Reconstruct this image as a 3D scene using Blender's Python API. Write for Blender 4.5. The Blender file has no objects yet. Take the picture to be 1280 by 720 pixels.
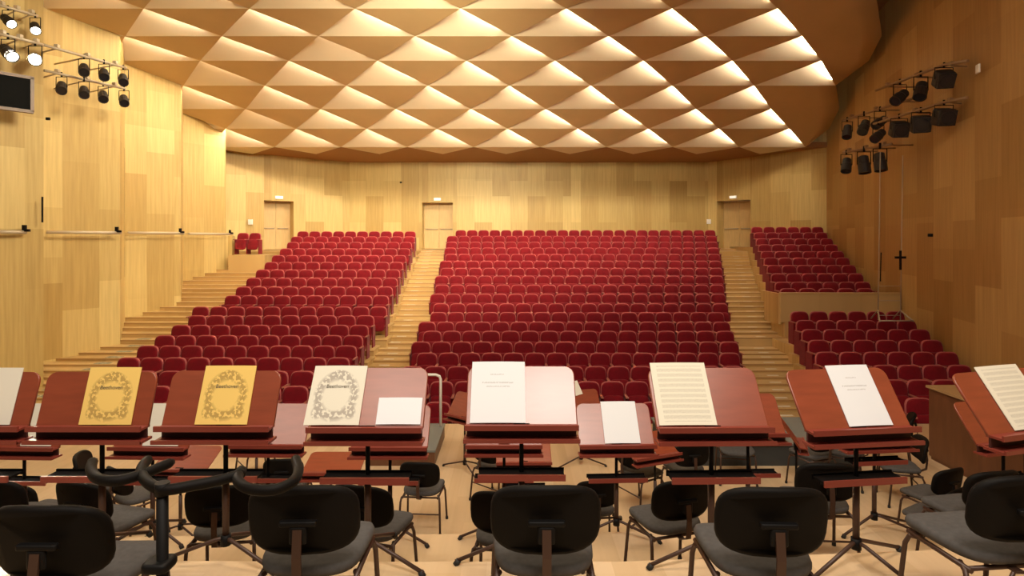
import bpy, bmesh, math, random
from mathutils import Vector, Matrix
random.seed(7)
PI = math.pi
C = bpy.context.scene.collection
SC = bpy.context.scene

# ------------------------------------------------------------------ camera, light, exposure
ZC = 3.3                      # height of the lens above the stage floor
F = 738.0                     # focal length in pixels of the 1280 wide frame
YH = 300.0                    # horizon row
cam = bpy.data.objects.new('camera', bpy.data.cameras.new('camera'))
C.objects.link(cam); SC.camera = cam
cam.location = (0, 0, ZC); cam.rotation_euler = (PI/2, 0, 0)
cam.data.sensor_fit = 'HORIZONTAL'; cam.data.sensor_width = 36
cam.data.lens = 36*F/1280.0
cam.data.shift_y = -(360-YH)/1280.0
cam.data.clip_end = 200
SC.view_settings.view_transform = 'Standard'
SC.view_settings.look = 'None'
SC.view_settings.gamma = 1.0
SC.view_settings.use_curve_mapping = False
SC.view_settings.exposure = 0.0
w = bpy.data.worlds.new('hall_air'); SC.world = w; w.use_nodes = True
w.node_tree.nodes['Background'].inputs[0].default_value = (1.0, 0.80, 0.55, 1)
w.node_tree.nodes['Background'].inputs[1].default_value = 0.12
SC.cycles.max_bounces = 6
SC.cycles.diffuse_bounces = 4
SC.cycles.sample_clamp_indirect = 6

def area_light(name, loc, target, size, power, col, size_y=None, spread=PI):
    d = bpy.data.lights.new(name, 'AREA'); d.energy = power; d.color = col
    d.shape = 'RECTANGLE'; d.size = size; d.size_y = size_y or size; d.spread = spread
    o = bpy.data.objects.new(name, d); C.objects.link(o); o.location = loc
    o.rotation_euler = (Vector(target)-Vector(loc)).to_track_quat('-Z', 'Y').to_euler()
    return o
WARM = (1.0, 0.85, 0.62)
COVE = 120.0
area_light('stage_light', (0.75, -0.9, 9.0), (0.2, 3.4, 2.4), 2.2, 400, (1, .90, .78), 1.8)
area_light('stage_light', (2.7, 0.0, 9.0), (.9, 5.0, 1.8), 1.5, 105, (1, .87, .72), 1.5)
area_light('stage_light', (-2.2, -0.8, 9.0), (-.7, 3.4, 2.4), 1.5, 105, (1, .87, .72), 1.5)
area_light('stage_light', (-5.4, 0.0, 9.0), (-2.0, 5.0, 1.8), 1.8, 130, (1, .87, .72), 1.6)
area_light('stage_light', (0.0, 5.5, 9.6), (0.0, 7.5, 0.0), 3.0, 420, WARM)
area_light('house_fill', (3.0, 6.0, 9.6), (-12.5, 18.0, 7.4), 3.0, 500, (1, .88, .60), spread=1.5)  # unseen lamp added to brighten the left wall
area_light('house_fill', (-2.0, 8.0, 8.0), (-2.0, 29.0, 4.6), 2.2, 420, (1, .88, .60), spread=1.15)  # second added fill, out of view, for back wall and rear seats

def P(x, y, Y):               # point seen at pixel (x, y) at depth Y
    return Vector(((x-640)*Y/F, Y, ZC+(YH-y)*Y/F))
def PZ(x, y, z):              # point seen at pixel (x, y) at height z relative to the lens
    Y = z*F/(YH-y)
    return Vector(((x-640)*Y/F, Y, ZC+z))

# ------------------------------------------------------------------ mesh helper
class MB:
    def __init__(s):
        s.v = []; s.f = []; s.m = []; s.sm = []; s.uv = {}
    def add(s, vs, fs, mi=0, smooth=False, M=None):
        b = len(s.v)
        for p in vs:
            p = Vector(p)
            s.v.append(M @ p if M is not None else p)
        for f in fs:
            s.f.append(tuple(b+i for i in f)); s.m.append(mi); s.sm.append(smooth)
        return s
    def box(s, c, d, mi=0, M=None, bev=0):
        x, y, z = c; a, b, h = d[0]/2, d[1]/2, d[2]/2
        if bev:
            o = rrect(d[0], d[1], bev, 3)
            e = bev*.5
            return s.pad(o, d[2], min(e, d[2]*.4), mi, (Matrix.Translation(c) if M is None else M @ Matrix.Translation(c)))
        vs = [(x-a,y-b,z-h),(x+a,y-b,z-h),(x+a,y+b,z-h),(x-a,y+b,z-h),(x-a,y-b,z+h),(x+a,y-b,z+h),(x+a,y+b,z+h),(x-a,y+b,z+h)]
        return s.add(vs, [(3,2,1,0),(4,5,6,7),(0,1,5,4),(1,2,6,5),(2,3,7,6),(3,0,4,7)], mi, False, M)
    def quad(s, ps, uvs=None, mi=0):
        k = len(s.f)
        s.add(ps, [tuple(range(len(ps)))], mi)
        if uvs: s.uv[k] = uvs
        return s
    def pad(s, outline, t, e, mi=0, M=None, fn=None, crown=0):
        # rounded slab: outline in local xy, thickness along z, edge rounding e
        n = len(outline)
        cx = sum(p[0] for p in outline)/n; cy = sum(p[1] for p in outline)/n
        mx = max(max(abs(p[0]-cx) for p in outline), 1e-6); my = max(max(abs(p[1]-cy) for p in outline), 1e-6)
        rings = []
        prof = [(-t/2, e), (-t/2+e*.3, e*.3), (-t/2+e, 0), (t/2-e, 0), (t/2-e*.3, e*.3), (t/2, e)]
        if crown: prof += [(t/2+crown*.6, min(mx,my)*.4), (t/2+crown, min(mx,my)*.75)]
        for z, ins in prof:
            rings.append([(cx+(p[0]-cx)*(1-ins/mx), cy+(p[1]-cy)*(1-ins/my), z) for p in outline])
        vs = [p for r in rings for p in r]
        if fn: vs = [fn(p) for p in vs]
        fs = []
        for k in range(len(rings)-1):
            for i in range(n):
                j = (i+1) % n
                fs.append((k*n+i, k*n+j, (k+1)*n+j, (k+1)*n+i))
        s.add(vs, fs, mi, True, M)
        b = len(s.v)-len(vs)
        s.f.append(tuple(b+i for i in reversed(range(n)))); s.m.append(mi); s.sm.append(bool(fn))
        s.f.append(tuple(b+(len(rings)-1)*n+i for i in range(n))); s.m.append(mi); s.sm.append(bool(fn or crown))
        return s
    def prism(s, outline, t, mi=0, M=None):
        n = len(outline)
        vs = [(p[0], p[1], -t/2) for p in outline]+[(p[0], p[1], t/2) for p in outline]
        fs = [tuple(reversed(range(n))), tuple(range(n, 2*n))]+[(i, (i+1) % n, n+(i+1) % n, n+i) for i in range(n)]
        return s.add(vs, fs, mi, False, M)
    def tube(s, pts, r, n=8, mi=0, M=None, caps=True):
        pts = [Vector(p) for p in pts]; vs = []; fs = []; up = None
        for i, p in enumerate(pts):
            a = pts[max(i-1, 0)]; b = pts[min(i+1, len(pts)-1)]
            d = (b-a).normalized()
            if up is None:
                up = Vector((0,0,1)) if abs(d.z) < .9 else Vector((1,0,0))
            u = d.cross(up).normalized(); v = u.cross(d).normalized(); up = v
            rr = r[i] if isinstance(r, (list, tuple)) else r
            for k in range(n):
                t = 2*PI*k/n
                vs.append(p+u*math.cos(t)*rr+v*math.sin(t)*rr)
        for i in range(len(pts)-1):
            for k in range(n):
                j = (k+1) % n
                fs.append((i*n+k, i*n+j, (i+1)*n+j, (i+1)*n+k))
        s.add(vs, fs, mi, True, M)
        if caps:
            b = len(s.v)-len(vs)
            s.f.append(tuple(b+k for k in reversed(range(n)))); s.m.append(mi); s.sm.append(False)
            s.f.append(tuple(b+len(vs)-n+k for k in range(n))); s.m.append(mi); s.sm.append(False)
        return s
    def mesh(s, name, mats):
        me = bpy.data.meshes.new(name)
        me.from_pydata([tuple(p) for p in s.v], [], s.f)
        if not isinstance(mats, (list, tuple)): mats = [mats]
        for m in mats: me.materials.append(m)
        me.polygons.foreach_set('material_index', s.m)
        me.polygons.foreach_set('use_smooth', s.sm)
        if s.uv:
            l = me.uv_layers.new(name='UVMap')
            for k, uvs in s.uv.items():
                for li, uv in zip(me.polygons[k].loop_indices, uvs): l.data[li].uv = uv
        me.update()
        bm = bmesh.new(); bm.from_mesh(me); bmesh.ops.recalc_face_normals(bm, faces=bm.faces)
        bm.to_mesh(me); bm.free()
        return me
    def build(s, name, mats, parent=None):
        o = bpy.data.objects.new(name, s.mesh(name, mats)); C.objects.link(o)
        if parent: o.parent = parent
        return o
def rrect(w_, h_, r, n=5, top_only=False):
    o = []
    for cx, cy, a0, rr in ((w_/2-r, h_/2-r, 0, r), (-w_/2+r, h_/2-r, PI/2, r), (-w_/2+r, -h_/2+r, PI, r), (w_/2-r, -h_/2+r, 1.5*PI, r)):
        if top_only and cy < 0:
            o.append((math.copysign(w_/2, cx), -h_/2)); continue
        for k in range(n+1):
            a = a0+PI/2*k/n
            o.append((cx+rr*math.cos(a), cy+rr*math.sin(a)))
    return o
def superell(w_, h_, e=3.0, n=28):
    o = []
    for k in range(n):
        t = 2*PI*k/n; c, s_ = math.cos(t), math.sin(t)
        o.append((w_/2*math.copysign(abs(c)**(2/e), c), h_/2*math.copysign(abs(s_)**(2/e), s_)))
    return o
def disc(r, n=16): return [(r*math.cos(2*PI*k/n), r*math.sin(2*PI*k/n)) for k in range(n)]
T = Matrix.Translation
def RX(a): return Matrix.Rotation(a, 4, 'X')
def RY(a): return Matrix.Rotation(a, 4, 'Y')
def RZ(a): return Matrix.Rotation(a, 4, 'Z')
def tag(o, label, cat, group=None):
    o['label'] = label; o['category'] = cat
    if group: o['group'] = group
    return o
def struct(o):
    o['kind'] = 'structure'; return o
def thing(name, label, cat, loc=(0,0,0), rz=0, group=None):
    o = bpy.data.objects.new(name, None); C.objects.link(o)
    o.empty_display_size = .1
    o.location = loc; o.rotation_euler = (0, 0, rz)
    return tag(o, label, cat, group)
def dup(root, loc, rz, label, group=None):
    r = root.copy(); C.objects.link(r); r.location = loc; r.rotation_euler = (0, 0, rz); r['label'] = label
    if group: r['group'] = group
    for ch in list(root.children):
        c = ch.copy(); C.objects.link(c); c.parent = r
        for g in ch.children:
            d = g.copy(); C.objects.link(d); d.parent = c
    return r

# ------------------------------------------------------------------ materials
def mat(name, col, rough=.5, metal=0, var=0, vscale=8, stretch=(1,1,1), spec=.5, emit=None, est=0, sheen=0, bump=0):
    m = bpy.data.materials.new(name); m.use_nodes = True
    nt = m.node_tree; b = nt.nodes['Principled BSDF']
    b.inputs['Base Color'].default_value = (*col, 1); b.inputs['Roughness'].default_value = rough
    b.inputs['Metallic'].default_value = metal; b.inputs['Specular IOR Level'].default_value = spec
    if sheen: b.inputs['Sheen Weight'].default_value = sheen
    if emit: b.inputs['Emission Color'].default_value = (*emit, 1); b.inputs['Emission Strength'].default_value = est
    if var or bump:
        tc = nt.nodes.new('ShaderNodeTexCoord'); mp = nt.nodes.new('ShaderNodeMapping'); n = nt.nodes.new('ShaderNodeTexNoise')
        mp.inputs['Scale'].default_value = stretch
        nt.links.new(tc.outputs['Object'], mp.inputs[0]); nt.links.new(mp.outputs[0], n.inputs[0])
        n.inputs['Scale'].default_value = vscale; n.inputs['Detail'].default_value = 3
        if var:
            r = nt.nodes.new('ShaderNodeValToRGB')
            r.color_ramp.elements[0].position = .3; r.color_ramp.elements[1].position = .7
            r.color_ramp.elements[0].color = (*[c*(1-var) for c in col], 1); r.color_ramp.elements[1].color = (*[min(1, c*(1+var)) for c in col], 1)
            nt.links.new(n.outputs[0], r.inputs[0]); nt.links.new(r.outputs[0], b.inputs['Base Color'])
        if bump:
            bp = nt.nodes.new('ShaderNodeBump'); bp.inputs['Strength'].default_value = bump; bp.inputs['Distance'].default_value = .01
            nt.links.new(n.outputs[0], bp.inputs['Height']); nt.links.new(bp.outputs[0], b.inputs['Normal'])
    return m
def mixc(nt, a, b, fac, typ='MIX'):
    x = nt.nodes.new('ShaderNodeMix'); x.data_type = 'RGBA'; x.blend_type = typ
    for s_, v in ((0, fac), (6, a), (7, b)):
        if hasattr(v, 'default_value') or hasattr(v, 'is_linked'): nt.links.new(v, x.inputs[s_])
        else: x.inputs[s_].default_value = v if s_ == 0 else (*v, 1)
    return x.outputs[2]
def veneer(name, c1, c2, bw, bh, rough=.4, seam=.0, horizontal=False, uv='UV', grain=.18, mortar=(.3,.2,.08)):
    # wood panels of random tone laid as upright boards (u across, v up), fine grain along v
    m = bpy.data.materials.new(name); m.use_nodes = True; nt = m.node_tree; b = nt.nodes['Principled BSDF']
    tc = nt.nodes.new('ShaderNodeTexCoord'); sp = nt.nodes.new('ShaderNodeSeparateXYZ'); cb = nt.nodes.new('ShaderNodeCombineXYZ')
    nt.links.new(tc.outputs[uv], sp.inputs[0])
    a, c = ('X', 'Y') if horizontal else ('Y', 'X')
    nt.links.new(sp.outputs[a], cb.inputs['X']); nt.links.new(sp.outputs[c], cb.inputs['Y'])
    def brick(w_, h_, off, freq, s1, s2):
        k = nt.nodes.new('ShaderNodeTexBrick'); k.offset = off; k.offset_frequency = freq
        k.inputs['Scale'].default_value = 1; k.inputs['Brick Width'].default_value = w_; k.inputs['Row Height'].default_value = h_
        k.inputs['Mortar Size'].default_value = seam; k.inputs['Mortar Smooth'].default_value = 0
        k.inputs['Color1'].default_value = (*s1, 1); k.inputs['Color2'].default_value = (*s2, 1); k.inputs['Mortar'].default_value = (*mortar, 1)
        nt.links.new(cb.outputs[0], k.inputs[0]); return k.outputs[0]
    k1 = brick(bw, bh, .37, 2, c1, c2)
    k2 = brick(bw*1.7, bh*2, .21, 3, (1,1,1), (.84,.80,.72))
    x = mixc(nt, k1, k2, 1.0, 'MULTIPLY')
    mp = nt.nodes.new('ShaderNodeMapping'); mp.inputs['Scale'].default_value = (.7, 14, 1)
    nt.links.new(cb.outputs[0], mp.inputs[0])
    n = nt.nodes.new('ShaderNodeTexNoise'); n.inputs['Scale'].default_value = 1.0; n.inputs['Detail'].default_value = 4
    nt.links.new(mp.outputs[0], n.inputs[0])
    r = nt.nodes.new('ShaderNodeValToRGB'); r.color_ramp.elements[0].position = .3; r.color_ramp.elements[1].position = .7
    r.color_ramp.elements[0].color = (1-grain, 1-grain*1.15, 1-grain*1.4, 1); r.color_ramp.elements[1].color = (1, 1, 1, 1)
    nt.links.new(n.outputs[0], r.inputs[0])
    y = mixc(nt, x, r.outputs[0], 1.0, 'MULTIPLY')
    nt.links.new(y, b.inputs['Base Color']); b.inputs['Roughness'].default_value = rough
    b.inputs['Specular IOR Level'].default_value = .35
    return m
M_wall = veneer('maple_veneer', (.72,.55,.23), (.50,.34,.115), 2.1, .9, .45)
M_wallR = veneer('shaded_maple_veneer', (.62,.41,.17), (.42,.235,.075), 2.3, 1.1, .45)  # wall maple toned darker and redder, right side's shade put into the colour
M_stagefloor = veneer('stage_parquet', (.68,.51,.33), (.62,.45,.28), 1.9, .14, .3, .0, uv='Object', grain=.08)
M_step = veneer('step_oak', (.66,.46,.21), (.56,.37,.15), 3.0, .3, .4, horizontal=True, uv='Object')
M_nose = mat('step_nosing_wood', (.36,.20,.07), .5)
M_grip = mat('grey_grip_strip', (.30,.28,.19), .8, var=.5, vscale=14)
M_mark = mat('step_marker', (.72,.66,.55), .4)
M_ceil = mat('ceiling_maple', (.60,.42,.21), .6, var=.05, vscale=.7)
M_facet = mat('coffer_facet', (.76,.63,.45), .6)
M_soffit = mat('soffit_brown', (.34,.15,.05), .6)
M_dark = mat('dark_void', (.05,.03,.02), .9)
M_lamp = mat('cove_tube_glow', (1,.95,.85), .4, emit=(1,.90,.70), est=COVE)
M_lampdim = mat('cove_tube_weak', (1,.95,.85), .4, emit=(1,.88,.66), est=COVE*.3)
M_velvet = mat('red_velvet', (.16,.001,.007), .8, var=.15, vscale=9, sheen=.10, spec=.2)
M_rim = mat('seat_rim_sheen', (.40,.085,.08), .65)  # pinker than the velvet, paints light grazing the rounded seat edges
M_arm = mat('armrest_wood', (.36,.11,.08), .5)
M_mahog = mat('mahogany_desk', (.25,.052,.022), .28, var=.10, vscale=5, stretch=(1,6,6), spec=.7)
M_mahogd = mat('mahogany_edge', (.20,.034,.022), .4)
M_mahogi = mat('mahogany_shade', (.05,.008,.006), .6)  # near-black mahogany, shade of the slot under the ledge painted in
M_black = mat('black_steel', (.005,.0045,.0045), .55, spec=.15)
M_felt = mat('black_felt', (.006,.005,.005), .95, spec=.05)
M_brown = mat('brown_steel_tube', (.055,.026,.017), .45, metal=.2)
M_shell = mat('black_chair_shell', (.0045,.0035,.003), .6, spec=.12)
M_cushion = mat('grey_seat_fabric', (.060,.056,.055), .85, var=.15, vscale=40)
M_rubber = mat('black_rubber', (.01,.01,.01), .7)
M_chrome = mat('chrome', (.6,.58,.55), .2, metal=1)
M_white = mat('white_paint', (.85,.83,.78), .4)
M_grey = mat('grey_vinyl', (.16,.17,.16), .6)
M_wood2 = mat('brown_casework', (.13,.052,.022), .4, var=.15, vscale=3, stretch=(4,4,.6))
M_bar = mat('pale_tube', (.55,.45,.32), .4, metal=.2)
M_barR = mat('bronze_tube', (.30,.18,.09), .4, metal=.2)
M_glass = mat('dark_booth_glass', (.004,.004,.004), .7, spec=.1)
M_lens = mat('lamp_lens_off', (.02,.02,.025), .1)
M_lenson = mat('lamp_lens_lit', (1,1,1), .4, emit=(1,.95,.82), est=14)
M_sign = mat('exit_sign_glow', (.9,.88,.8), .4, emit=(1,.95,.8), est=.7)
M_ink = mat('printing_ink', (.10,.08,.06), .8)

def page(name, col, kind):
    m = bpy.data.materials.new(name); m.use_nodes = True; nt = m.node_tree; b = nt.nodes['Principled BSDF']
    b.inputs['Roughness'].default_value = .7; b.inputs['Specular IOR Level'].default_value = .08
    b.inputs['Base Color'].default_value = (*col, 1)
    if kind == 'plain': return m
    tc = nt.nodes.new('ShaderNodeTexCoord'); sp = nt.nodes.new('ShaderNodeSeparateXYZ'); nt.links.new(tc.outputs['UV'], sp.inputs[0])
    def mth(op, a, b_=None, c=None):
        n = nt.nodes.new('ShaderNodeMath'); n.operation = op
        for i, v in enumerate((a, b_, c)):
            if v is None: continue
            if hasattr(v, 'is_linked'): nt.links.new(v, n.inputs[i])
            else: n.inputs[i].default_value = v
        return n.outputs[0]
    U, V = sp.outputs[0], sp.outputs[1]
    def rng(x, a, b_): return mth('MULTIPLY', mth('GREATER_THAN', x, a), mth('LESS_THAN', x, b_))
    ns = nt.nodes.new('ShaderNodeTexNoise'); nt.links.new(tc.outputs['UV'], ns.inputs[0]); ns.inputs['Detail'].default_value = 5
    if kind == 'wreath':
        ns.inputs['Scale'].default_value = 17
        du = mth('MULTIPLY', mth('SUBTRACT', U, .5), 1.0); dv = mth('MULTIPLY', mth('SUBTRACT', V, .48), .98)
        r = mth('SQRT', mth('ADD', mth('POWER', mth('ABSOLUTE', du), 2), mth('POWER', mth('ABSOLUTE', dv), 2)))
        ring = mth('SUBTRACT', 1, mth('MULTIPLY', mth('ABSOLUTE', mth('SUBTRACT', r, .335)), 9.5))
        ring = mth('MAXIMUM', ring, 0)
        # crest above, cartouche below and corner scrolls
        def blob(u0, v0, su, sv):
            a = mth('POWER', mth('ABSOLUTE', mth('DIVIDE', mth('SUBTRACT', U, u0), su)), 2); c = mth('POWER', mth('ABSOLUTE', mth('DIVIDE', mth('SUBTRACT', V, v0), sv)), 2)
            return mth('MAXIMUM', mth('SUBTRACT', 1, mth('ADD', a, c)), 0)
        tot = mth('ADD', ring, blob(.5, .84, .19, .09))
        tot = mth('ADD', tot, blob(.5, .16, .26, .06))
        tot = mth('ADD', tot, blob(.2, .2, .12, .12)); tot = mth('ADD', tot, blob(.8, .2, .12, .12))
        ink = mth('MULTIPLY', mth('GREATER_THAN', ns.outputs[0], .46), mth('MINIMUM', mth('MULTIPLY', tot, 1.5), 1))
        fac = mth('MULTIPLY', ink, .62); ic = (col[0]*.32, col[1]*.28, col[2]*.3)
    elif kind == 'staves':
        ns.inputs['Scale'].default_value = 60
        fr = mth('FRACT', mth('MULTIPLY', V, 12)); fine = mth('GREATER_THAN', mth('FRACT', mth('MULTIPLY', fr, 8)), .45)
        st = mth('MULTIPLY', rng(fr, .2, .75), fine)
        st = mth('MULTIPLY', st, mth('MULTIPLY', rng(U, .1, .92), rng(V, .05, .95)))
        note = mth('MULTIPLY', mth('GREATER_THAN', ns.outputs[0], .57), mth('MULTIPLY', rng(fr, .1, .85), mth('MULTIPLY', rng(U, .1, .92), rng(V, .05, .95))))
        fac = mth('MULTIPLY', mth('MAXIMUM', st, note), .35); ic = (.25,.22,.18)
    else:   # title page: a few faint lines
        ns.inputs['Scale'].default_value = 45
        l1 = mth('MULTIPLY', rng(V, .63, .655), rng(U, .2, .78)); l2 = mth('MULTIPLY', rng(V, .57, .59), rng(U, .28, .72)); l3 = mth('MULTIPLY', rng(V, .77, .79), rng(U, .35, .6))
        fac = mth('MULTIPLY', mth('MULTIPLY', mth('ADD', mth('ADD', l1, l2), l3), mth('GREATER_THAN', ns.outputs[0], .45)), .5); ic = (.35,.33,.33)
    nt.links.new(mixc(nt, col, ic, fac), b.inputs['Base Color'])
    return m
M_pyel = page('yellow_cover', (.84,.58,.17), 'wreath')
M_pcream = page('cream_cover', (.72,.68,.57), 'wreath')
M_pwhite = page('white_page', (.74,.755,.79), 'title')
M_pplain = page('plain_page', (.76,.78,.82), 'plain')
M_pstave = page('score_page', (.74,.70,.58), 'staves')
M_ppale = page('pale_page', (.72,.68,.58), 'plain')

# ------------------------------------------------------------------ seat rows (measured)
D1, D2, D3 = 1.82, 2.48, 3.30          # drops from the lens to the two risers and the stage floor
TOPH = .88
cen = [(288,569,895),(295.3,558,897),(302.8,557,898),(310,555,900),(318,556,901),(326.5,549,903),(335.5,550,904),(345.3,543,905),(356.5,543,906),
       (368,537,908),(380,541,911),(391,537,906),(403,522,914),(414.5,528,919),(428,513,925),(442,520,926),(459,501,931),(478,506,934),(504,496,936)]
lef = [(289.5,371,520),(296,363,519),(303,358,515),(311,349,513),(319.5,339,508),(328,330,504),(337.5,319,500),(348,307,497),(359,294,491),
       (370,280,486),(384,239,484),(395,234,468),(407,213,461),(420,192,454),(433,170,446),(448,145,437),(465,130,427),(484,145,420),(507,165,413)]
rup = [(284,939,1030),(291,942.5,1035),(298.5,945,1042),(306,948,1048),(314.5,951,1056),(322.5,955,1063),(332,959,1071),(342.5,964,1080),(353,969,1089),(361,974,1094)]
rlo = [(390,988,1132),(401,995,1147),(412.5,1002,1164),(426,1010,1180),(441,1019,1200),(457.5,1029,1216),(476,1040,1230),(499,1090,1250)]
blocks = [('centre', cen, 28.1, .9), ('left', lef, 26.75, .895), ('upper right', rup, 26.05, .9), ('lower right', rlo, 16.45, .8)]

# ------------------------------------------------------------------ room shell
# stage with two risers
def slab(mb, poly, z, zb):
    n = len(poly)
    vs = [(p[0], p[1], zb) for p in poly]+[(p[0], p[1], z) for p in poly]
    mb.add(vs, [tuple(reversed(range(n))), tuple(range(n, 2*n))]+[(i, (i+1) % n, n+(i+1) % n, n+i) for i in range(n)])
mb = MB(); slab(mb, [(-12.5,-3),(12,-3),(12,10.6),(-12.5,10.6)], 0, -.9)
struct(mb.build('floor', M_stagefloor))
mb = MB(); e1 = [(-9,3.42),(-1,3.34),(.6,3.34),(1.05,3.37),(2.4,3.46),(9,4.6)]
slab(mb, [(-9,-2.5)]+[(9,-2.5)]+list(reversed(e1)), ZC-D1, -.0)
struct(mb.build('floor_riser_upper', M_stagefloor))
mb = MB(); e2 = [(-9,4.9),(-2.8,4.94),(-.5,4.98),(1,5.02),(3.3,5.15),(9,7)]
slab(mb, [(-9,-2.4)]+[(9,-2.4)]+list(reversed(e2)), ZC-D2, -.02)
struct(mb.build('floor_riser_lower', M_stagefloor))
# audience floor
mb = MB(); mb.box((0, 18, -1.1), (29, 26, .44))
struct(mb.build('floor_auditorium', M_step))
def rowfloor(tab, Y0, dY, k):
    Y = Y0-dY*k; return Y, ZC+(YH-tab[k][0])*Y/F-TOPH
for nm, tab, Y0, dY in blocks:
    mb = MB()
    for k in range(len(tab)):
        Y, z = rowfloor(tab, Y0, dY, k)
        xl = (tab[k][1]-640)*Y/F-.12; xr = (tab[k][2]-640)*Y/F+.12
        if nm.endswith('right'): xr = 10.3+.28*(Y-13.3)+.3
        y0 = Y-.62; y1 = Y-.62+dY if k else Y+2.2
        if nm == 'centre' and k == 0: y1 = 30.2
        mb.box(((xl+xr)/2, (y0+y1)/2, (z-1.3)/2), (xr-xl, y1-y0, z+1.3))
        mb.box(((xl+xr)/2, y0+.005, z-.02), (xr-xl, .03, .035), 1)
    struct(mb.build('floor_tier_'+nm.replace(' ', '_'), [M_step, M_nose]))
def prof(tab, Y0, dY, Y):
    k = (Y0-Y)/dY; k = max(0, min(len(tab)-1.001, k)); i = int(k); t = k-i
    _, a = rowfloor(tab, Y0, dY, i); _, b = rowfloor(tab, Y0, dY, i+1)
    return a+(b-a)*t
def edge(tab, Y0, dY, Y, col):
    k = (Y0-Y)/dY; k = max(0, min(len(tab)-1.001, k)); i = int(k); t = k-i
    a = (tab[i][col]-640)*(Y0-dY*i)/F; b = (tab[i+1][col]-640)*(Y0-dY*(i+1))/F
    return a+(b-a)*t
rall = rup+rlo
def aisle(name, xa, xb, zf, Ya, Yb, n, marks=True, mx=None, my=99):
    mb = MB(); h = (Yb-Ya)/n
    for i in range(n):
        Y = Ya+h*i; z = zf(Y+h/2); x0, x1 = xa(Y), xb(Y)
        mb.box(((x0+x1)/2, Y+h/2, (z-1.3)/2), (x1-x0, h, z+1.3))
        mb.box(((x0+x1)/2, Y+.012, z-.018), (x1-x0, .03, .03), 1)
        if marks and Y < my: mb.box(((x0+x1)/2 if mx is None else mx, Y+h*.4, z+.003), (.28 if mx is None else .42, .08 if mx is None else .2, .006), 2)
    return struct(mb.build(name, [M_step, M_nose, M_mark if mx is None else M_grip]))
pc = lambda Y: prof(cen, 28.1, .9, Y+.4)
pl = lambda Y: prof(lef, 26.75, .895, Y+.4)
def pr(Y):
    return prof(rup, 26.05, .9, Y+.4) if Y > 17.3 else prof(rlo, 16.45, .8, Y+.4)
aisle('stairs_centre_aisle', lambda Y: edge(lef, 26.75, .895, Y, 2)-.4, lambda Y: edge(cen, 28.1, .9, Y, 1)+.1, lambda Y: .5*pc(Y)+.5*pl(Y)-.02, 12.0, 28.0, 36)
def xr_(Y):
    return edge(rup, 26.05, .9, Y, 1)+.3 if Y > 17.3 else edge(rlo, 16.45, .8, Y, 1)+.3
aisle('stairs_right_aisle', lambda Y: edge(cen, 28.1, .9, Y, 2)-.1, xr_, lambda Y: .6*pc(Y)+.4*pr(Y)-.02, 12.0, 28.0, 36)
aisle('stairs_left_wall', lambda Y: -13.6, lambda Y: edge(lef, 26.75, .895, Y, 1)+.2, lambda Y: pl(Y)-.25, 11.5, 26.6, 34, True, -11.15, 17.8)
zl = ZC-.46
mb = MB(); mb.box((0, 29.4, (zl-1.3)/2-.01), (29, 3.4, zl+1.3))
mb.box((-10, 26.9, (zl-1.3)/2-.03), (8, 1.8, zl+1.3-.02)); mb.box((11.5, 27.0, (zl-1.3)/2-.03), (6, 1.8, zl+1.3-.02))
struct(mb.build('floor_landing', M_step))

# walls: (x, y) polyline extruded; uv in metres
def wallq(mb, a, b, z0, z1, u0=0, thick=.18, out=None):
    d = Vector((b[0]-a[0], b[1]-a[1], 0)); L = d.length
    n = Vector((-d.y, d.x, 0)).normalized()*thick
    if out is not None and n.dot(Vector((out[0], out[1], 0))) < 0: n = -n
    A = Vector((a[0], a[1], 0)); B = Vector((b[0], b[1], 0)); Z0 = Vector((0,0,z0)); Z1 = Vector((0,0,z1))
    uv = [(u0, z0), (u0+L, z0), (u0+L, z1), (u0, z1)]
    mb.quad([A+Z0, B+Z0, B+Z1, A+Z1], uv)
    mb.quad([A+n+Z0, B+n+Z0, B+n+Z1, A+n+Z1], uv)
    mb.quad([A+Z1, B+Z1, B+n+Z1, A+n+Z1], uv); mb.quad([A+Z0, B+Z0, B+n+Z0, A+n+Z0], uv)
    mb.quad([A+Z0, A+n+Z0, A+n+Z1, A+Z1], uv); mb.quad([B+Z0, B+n+Z0, B+n+Z1, B+Z1], uv)
ZT = ZC+3.95
segs = [((-12.95,9.4),(-12.0,10.9)), ((-12.9,12.6),(-11.6,14.62)), ((-12.82,16.15),(-11.75,17.7)), ((-12.78,19.5),(-11.75,20.95)), ((-12.9,23.15),(-12.0,24.75))]
mb = MB(); u = 0
for i, (a, b) in enumerate(segs):
    wallq(mb, a, b, -1.2, 11.0, u, out=(-1,0)); u += 3.37
    nx = segs[i+1][0] if i+1 < len(segs) else (-13.1, 26.9)
    wallq(mb, b, nx, -1.2, 11.0, u, out=(-1,0)); u += 2.71
wallq(mb, (-14,-3), (-12.95,9.4), -1.2, 11.0, u+3, out=(-1,0))
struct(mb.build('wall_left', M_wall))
mb = MB(); wallq(mb, (-12.0,24.75), (-11.8,25.1), ZC-1.5, ZC+.18, 3.3, out=(-1,0)); mb.box((-12.3, 24.98, ZC-.7), (1.05,.28,1.75))
o = struct(mb.build('trim_1', M_wall))
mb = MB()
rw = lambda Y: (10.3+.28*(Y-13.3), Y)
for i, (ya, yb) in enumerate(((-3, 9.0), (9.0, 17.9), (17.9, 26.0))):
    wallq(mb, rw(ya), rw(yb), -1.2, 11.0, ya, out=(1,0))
struct(mb.build('wall_right', M_wallR))
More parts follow.
